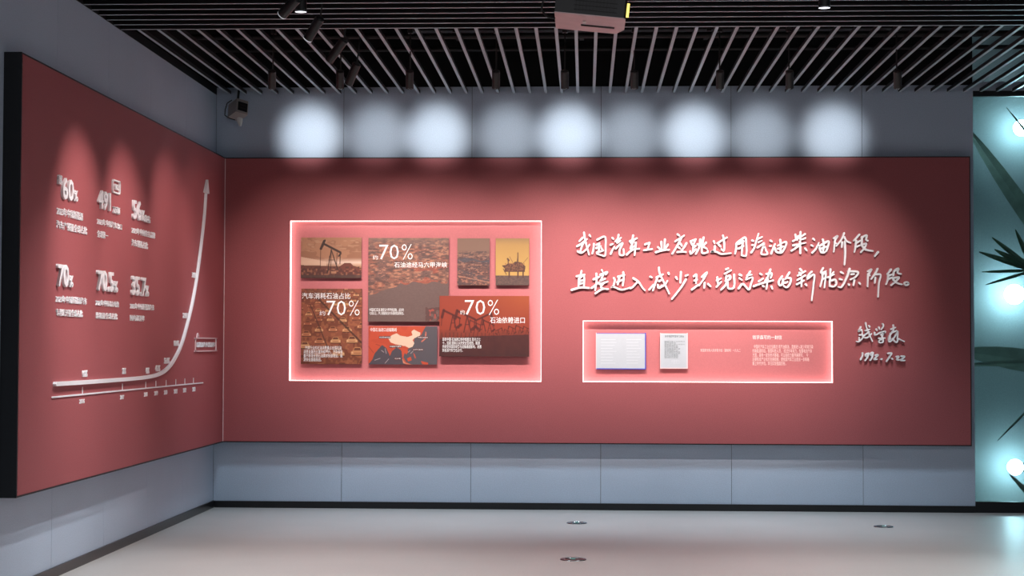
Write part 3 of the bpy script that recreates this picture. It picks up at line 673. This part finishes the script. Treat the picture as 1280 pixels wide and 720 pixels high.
tback('printed_text', '关于发展新型车辆的信', (831, 419, 855, 422), -.058, 'ink', bold=.02, parent=d2)
tback('printed_paragraph', '\n'.join(('我国汽车工业应跳过 用汽油柴油 直接进入减少环境污 染新能源阶段 汽车工业发展 今后蓄电池力量 形成规模产业 技术基础研究组 织多年努力方面 科技人员基础 时代步伐强国 目标早日实现').split(' ')), (830.5, 426, 856, 448), -.058, 'ink', parent=d2)
tback('printed_paragraph', '此致敬礼\n一九九二', (839, 450, 850, 455), -.058, 'pageink', parent=d2)
pt = thing('wall_text', 'small pale printed heading and five-line paragraph at the right of the narrow recess', 'lettering', onY(978, 440, ND))
tback('heading', '钱学森写的一封信', (940.6, 419, 977.2, 424.2), ND, 'print', bold=.006, parent=pt)
tback('paragraph', '  中国的汽车工业应当跳过 用汽油柴油，直接进入减少环境污染\n的新能源阶段。我国科技人员， 经过多年努力，在蓄电池汽车\n方面，具有一定的技术基础，可以组织力量开展研究。  今\n后要形成产业化的发展规模，使我国汽车工业走出一条新路\n跟上时代步伐，早日实现强国目标。', (940.6, 431, 1016.5, 456.8), ND, 'pinkprint', bold=.003, parent=pt)
pc = tback('wall_caption', '致国家领导人的亲笔书信（复制件）一九九二', (875.6, 436, 925.6, 439.8), ND, 'pinkprint', bold=.003)
tag(pc, 'single pale printed caption line in the middle of the narrow recess', 'lettering')

# ------------------------------------------------------------------ ceiling spotlights
def cyl_lamp(label, top, mouth, r, m, stem_top, lens='lens', lens_r=.8, group='ceiling spotlights', cat='spotlight', name='spotlight'):
    top, mouth = Vector(top), Vector(mouth); d = (mouth-top).normalized()
    t = thing(name, label, cat, stem_top, group)
    mb = MB(); mb.cyl(mouth, top, r, r, m, 24)
    mb.cyl(top, top-d*.008, r*.8, r*.6, m, 24); mb.build('lamp_body', t, smooth=True)
    mb = MB(); mb.cyl(mouth+d*.0065, mouth+d*.0005, r*.99, r*.99, 'dim' if lens == 'dim' else m, 24, caps=False)
    mb.build('bezel', t, smooth=True)
    mb = MB(); mb.cyl(mouth+d*.004, mouth+d*.0006, r*lens_r, r*lens_r, lens, 24); mb.build('lens', t)
    mid = top+d*.02
    c = Vector((mid.x, mid.y, mid.z)) + Vector((0, r+.006, 0))
    mb = MB(); mb.cyl((c.x, c.y, c.z+.0), (stem_top[0], c.y, stem_top[2]), .006, .006, m, 8)
    mb.box((stem_top[0]-.02, c.y-.02, stem_top[2]-.02), (stem_top[0]+.02, c.y+.03, stem_top[2]+.02), m); mb.build('stem', t)
    return t
side = ['first', 'second', 'third', 'fourth', 'fifth', 'sixth', 'seventh', 'eighth', 'ninth']
ZTR = 4.02
for i, x in enumerate((340, 425, 512, 620, 706, 793, 900, 987, 1122)):
    a = onY(x, 89, -2.34); b = onY(x, 109, -2.26)
    wlab = {0: 'leftmost', 8: 'rightmost'}.get(i, side[i]+' from the left')
    cyl_lamp('upright dark cylinder spotlight hanging among the slats near the back wall, %s' % wlab, a, b, .032, 'lampb', (a.x, -2.34, ZTR), lens='lens', group='upright spotlights in a row before the back wall')
    k = (.55, .85, 1.15, .8, 1.2, 1.15, 1.2, 1.2, .75)[i]
    spot('spotlight_beam', (b.x, b.y-.01, b.z-.02), (b.x+(0 if i < 8 else -.3), 0, 1.99), WASH_W*k, 50, 1.0, (1, .90, .87), .022)
mb = MB(); mb.box((.1, -2.33, ZTR+.022), (8.7, -2.29, ZTR+.05), 'lamp')
tag(mb.build('light_track'), 'black lighting track above the slats along the back wall', 'track')
tl = ['nearest the camera', 'second from the camera', 'third from the camera', 'nearest the back wall']
for i, ((tx, ty), (mx_, my), Y, tg) in enumerate((((371, -2), (353, 18), -4.9, (-4.6, 2.0)), ((400, 23), (385, 48), -4.16, (-3.4, 2.0)), ((430, 50), (412, 75), -3.24, (-2.0, 2.1)), ((446, 80), (436, 104), -2.62, (-.9, 2.1)))):
    a = onY(tx, ty, Y-.04); b = onY(mx_, my, Y+.05)
    cyl_lamp('black cylinder spotlight tilted towards the left wall, %s' % tl[i], a, b, .034, 'lamp', (a.x+.03, Y-.02, ZTR), lens='dim' if i < 2 else 'lampb', lens_r=.95, group='tilted spotlights above the left panel')
    spot('spotlight_beam', b+Vector((-.02, 0, -.02)), (0, tg[0], tg[1]), LEFT_W*(1.1, 1.15, .8, .35)[i], 46, 1.0, (1, .90, .88), .03)
mb = MB(); mb.box((1.60, -5.6, ZTR+.022), (1.64, -2.34, ZTR+.05), 'lamp')
tag(mb.build('light_track'), 'black lighting track above the slats running away from the back wall', 'track')
for (x, y, lab) in ((376, 14, 'short black cylinder downlight with a lit white lens, at upper left beside a tilted spotlight'), (1030.5, 9, 'short black cylinder downlight with a lit white lens, at upper right')):
    p = onY(x, y, -4.45)
    cyl_lamp(lab, (p.x, p.y, ZS-.005), (p.x, p.y, p.z), .040, 'lamp', (p.x, p.y, ZTR), lens='lens', lens_r=.98, group='vertical downlights in the long slats', cat='downlight', name='downlight')
    spot('downlight_beam', (p.x, p.y, p.z-.02), (p.x, p.y, 0), DOWN_W, 80, 1, (.92, .96, 1), .03)
# further downlights of the same run, nearer the camera than the frame shows
for x in (1.2, 3.6, 6.4): spot('downlight_beam', (x, -5.6, 3.7), (x, -4.6, 0), DOWN_W, 85, 1, (.92, .96, 1), .04)
for x in (.9, 2.2, 3.5, 4.8, 6.1): spot('downlight_beam', (x, -1.55, 3.70), (x, -1.0, 0), 250, 64, 1, (.70, .87, 1), .18)  # unseen lamps near the back wall, set to brighten floor and lower wall

# ------------------------------------------------------------------ projector
pj = thing('projector', 'dark ceiling projector with a pinkish underside and a vent grille, at top centre', 'projector', (3.5, -5.7, 3.46))
dN = -5.9; A0 = onY(693, 15.5, dN); A1 = onY(782, 24, dN)
ang = math.atan2(A1.z-A0.z, A1.x-A0.x); R = Matrix.Rotation(-ang, 3, 'Y'); wd = (A1-A0).length
def loc(v): return A0 + R @ Vector(v)
mb = MB(); ch = .03; dp = .50
out = [(0, 0), (wd-.012, 0), (wd, .02), (wd, dp-.16), (wd-.05, dp), (.0, dp)]
vs = [loc((x, y, 0)) for x, y in out]+[loc((x, y, .006)) for x, y in out]; n = len(out)
mb.add(vs, [tuple(reversed(range(n))), tuple(range(n, 2*n))]+[(i, (i+1) % n, n+(i+1) % n, n+i) for i in range(n)], 'proj')
mb.build('bottom_cover', pj)
mb = MB(); vs = [loc((x, y, .0065)) for x, y in out]+[loc((x, y, .17)) for x, y in out]
mb.add(vs, [tuple(reversed(range(n))), tuple(range(n, 2*n))]+[(i, (i+1) % n, n+(i+1) % n, n+i) for i in range(n)], 'projd'); mb.build('housing', pj)
for k in range(12):
    mb = MB(); x = .12+.02*k; mb.add([loc(p) for p in ((x, -.004, .02), (x+.003, -.004, .02), (x+.003, -.004, .15), (x, -.004, .15), (x, 0, .02), (x+.003, 0, .02), (x+.003, 0, .15), (x, 0, .15))],
        [(0,1,2,3),(0,4,5,1),(3,2,6,7),(0,3,7,4),(1,5,6,2)], 'duct'); mb.build('grille_bar', pj)
for k in range(5):
    mb = MB(); z = .03+.026*k; mb.add([loc(p) for p in ((.11, -.006, z), (.36, -.006, z), (.36, -.006, z+.003), (.11, -.006, z+.003), (.11, 0, z), (.36, 0, z), (.36, 0, z+.003), (.11, 0, z+.003))],
        [(0,1,2,3),(0,4,5,1),(3,2,6,7),(0,3,7,4),(1,5,6,2)], 'duct'); mb.build('grille_bar', pj)
c = loc((wd-.16, .30, 0)); mb = MB(); mb.box((-.10, -.012, -.006), (.10, .012, 0), 'projd', R=R, o=c); mb.build('recess_groove', pj)
c = loc((wd*.42, .22, 0)); mb = MB(); mb.box((-.010, -.045, -.003), (.010, .045, 0), 'offwhite', R=R, o=c); mb.build('sticker', pj)
c = loc((wd+.004, .05, .03)); mb = MB(); mb.box((-.003, -.015, -.0), (.012, .05, .07), 'yellow', R=R, o=c); mb.build('status_light', pj)
mb = MB(); mb.cyl(loc((wd/2, .25, .17)), (loc((wd/2, .25, 0)).x, loc((wd/2, .25, 0)).y, 4.35), .022, .022, 'lamp', 12); mb.build('mount_pole', pj)
pts = []
for (x, y) in ((694, 23), (684, 21), (677, 13), (678, 3), (686, -6), (694, -8)):
    pts.append(onY(x, y, dN+.1))
mb = MB(); mb.tube(pts, .006, 'lamp', 8); mb.build('cable', pj)

# ------------------------------------------------------------------ corner camera
cm = thing('security_camera', 'beige boxy security camera with a black face hanging from a rod near the left corner', 'camera', onY(298, 110, -.25))
p = lambda x, y, Y=-.25: onY(x, y, Y)
mb = MB(); mb.cyl(p(299.2, 108, -.22), p(297.2, 126, -.22), .011, .011, 'lamp', 10); mb.build('rod', cm)
c = p(297.5, 137, -.22); R = Matrix.Rotation(math.radians(-18), 3, 'X') @ Matrix.Rotation(math.radians(38), 3, 'Z')
mb = MB(); mb.box((-.062, -.09, -.07), (.062, .09, .07), 'beige', R=R, o=c); mb.build('housing', cm, bevel=.012)
mb = MB(); mb.box((-.048, -.100, -.05), (.048, -.0905, .035), 'projd', R=R, o=c); mb.build('black_face', cm, bevel=.008)
for z in (-.03, .0):
    mb = MB(); mb.box((-.03, -.102, z), (.03, -.1003, z+.012), 'lampb', R=R, o=c); mb.build('face_bar', cm)
mb = MB(); mb.cyl(p(299.5, 146, -.20), p(299.8, 152, -.20), .030, .026, 'offwhite', 16); mb.cyl(p(299.8, 152, -.20), p(300.3, 157.5, -.20), .026, .012, 'offwhite', 16); mb.build('sensor_foot', cm, smooth=True)
mb = MB(); mb.tube([p(290, 125), p(284, 129), p(281.5, 137), p(281, 144), p(287, 148), p(294, 150)], .0045, 'lamp', 8); mb.build('cable', cm)
mb = MB(); mb.cyl((c.x-.02, c.y+.06, c.z), (c.x-.02, -.0, c.z+.02), .018, .022, 'beige', 12); mb.build('wall_arm', cm)

# ------------------------------------------------------------------ floor discs
for (x, y, r, lab) in ((721, 654, .088, 'round steel floor fitting nearest the wall, below the middle of the red panel'), (716.5, 699.5, .094, 'round steel floor fitting with a greenish lens, nearest the camera'), (1104.5, 658.5, .084, 'round steel floor fitting at the right side of the floor')):
    p0 = onZ(x, y, 0); t = thing('floor_fitting', lab, 'fitting', (p0.x, p0.y, 0), 'round fittings set in the floor')
    mb = MB(); n = 32
    prof = [(r, .0005), (r*.97, .006), (r*.72, .007), (r*.68, .003)]
    for (ra, za), (rb, zb) in zip(prof[:-1], prof[1:]):
        vs = [(p0.x+q*math.cos(2*math.pi*i/n), p0.y+q*math.sin(2*math.pi*i/n), z) for q, z in ((ra, za), (rb, zb)) for i in range(n)]
        mb.add(vs, [(i, (i+1) % n, n+(i+1) % n, n+i) for i in range(n)], 'steel')
    mb.build('rim', t, smooth=True)
    mb = MB(); mb.cyl((p0.x, p0.y, .0005), (p0.x, p0.y, .0035), r*.68, r*.68, 'base', n); mb.build('cover', t)
    mb = MB(); mb.cyl((p0.x, p0.y, .0036), (p0.x, p0.y, .012), r*.22, r*.16, 'glassy', 16); mb.build('centre_lens', t, smooth=True)

# ------------------------------------------------------------------ courtyard palm and globe lamps behind the glass
def YP(x, y, Y): return onY(x, y, Y)
def blade(mb, a, b, w, m, sag=.0, up_=Vector((0, .0, 1))):
    a, b = Vector(a), Vector(b); n = 7; L, R, Cc = [], [], []
    for i in range(n+1):
        t = i/n; p = a.lerp(b, t)-up_*sag*t*t; ww = w*(math.sin(math.pi*min(t*.85+.12, 1))**.7)*.5
        d = (b-a).normalized(); s = d.cross(Vector((0, -1, 0))).normalized()
        L.append(p+s*ww+Vector((0, -.006, 0))); R.append(p-s*ww+Vector((0, -.006, 0))); Cc.append(p)
    vs = L+Cc+R; N = n+1
    mb.add(vs, [(i, i+1, N+i+1, N+i) for i in range(n)]+[(N+i, N+i+1, 2*N+i+1, 2*N+i) for i in range(n)], m)
pm = thing('palm_tree', 'dark green potted palm behind the glass partition at the right edge', 'plant', (8.15, .55, 0))
mb = MB(); mb.cyl((8.15, .55, 0), (8.15, .55, .45), .17, .22, 'projd', 24); mb.build('pot', pm, smooth=True)
tr = [(8.15, .55, .40), (8.12, .55, 1.2), (8.02, .5, 1.75), (7.86, .45, 1.98)]
mb = MB()
for i, (a, b) in enumerate(zip(tr[:-1], tr[1:])): mb.cyl(a, b, .045-.008*i, .037-.008*i, 'stem', 12)
mb.build('trunk', pm, smooth=True)
c0 = YP(1292, 338, .45)
fd = MB(); fd.cyl(tr[-1], c0, .010, .008, 'stem', 8); f1 = fd.build('frond', pm)
for (x, y, w) in ((1240, 297, .05), (1243, 312, .06), (1224, 315, .055), (1227, 340, .03), (1232, 356, .03), (1269, 287, .05), (1290, 280, .05), (1312, 285, .05), (1330, 310, .05), (1345, 340, .05), (1330, 372, .05)):
    mb = MB(); blade(mb, c0, YP(x, y, .42), w, 'leaf', .0); mb.build('leaflet', f1)
for (p0, p1, w, m, Y) in (((1340, 350), (1211, 160), .17, 'leafdark', .85), ((1350, 462), (1200, 436), .22, 'leafdark', .82), ((1330, 452), (1200, 454), .06, 'leafdark', .80),
                          ((1330, 225), (1258, 132), .028, 'leaf', .30), ((1300, 498), (1247, 548), .022, 'leafdark', .4), ((1306, 640), (1262, 590), .05, 'leafdark', .4), ((1330, 560), (1276, 588), .03, 'leaf', .4)):
    mb = MB(); a = YP(*p0, Y); b = YP(*p1, Y); a.x = min(a.x, 8.6); b.x = max(b.x, XR+.03)
    blade(mb, a, b, w, m, .02); mb.build('leaf', pm)
for i, (x, y, r, e, lab) in enumerate(((1277, 160, .078, 22, 'glowing white globe lamp behind the glass, uppermost of three'), (1268, 368, .095, 26, 'glowing white globe lamp behind the glass, middle of three'), (1269, 584, .075, 20, 'glowing white globe lamp behind the glass, lowest of three'))):
    q = YP(x, y, .75); t = thing('globe_lamp', lab, 'lamp', (q.x, .95, q.z), 'globe lamps on the courtyard wall')
    bm = bmesh.new(); bmesh.ops.create_uvsphere(bm, u_segments=20, v_segments=12, radius=r); bmesh.ops.translate(bm, verts=bm.verts, vec=q)
    for f in bm.faces: f.smooth = True
    me = bpy.data.meshes.new('globe'); bm.to_mesh(me); bm.free(); me.materials.append(MT['bulb']); o = bpy.data.objects.new('globe', me); COL.objects.link(o); adopt(o, t)
    mb = MB(); mb.cyl((q.x, .9495, q.z), (q.x, .75+r, q.z), .035, .02, 'steel', 16); mb.build('wall_mount', t, smooth=True)
    l = bpy.data.lights.new('globe_light', 'POINT'); l.energy = e*.05; l.color = (.72, .93, 1); l.shadow_soft_size = r; lo = bpy.data.objects.new('globe_light', l); COL.objects.link(lo); lo.location = (q.x, .75-r-.02, q.z)
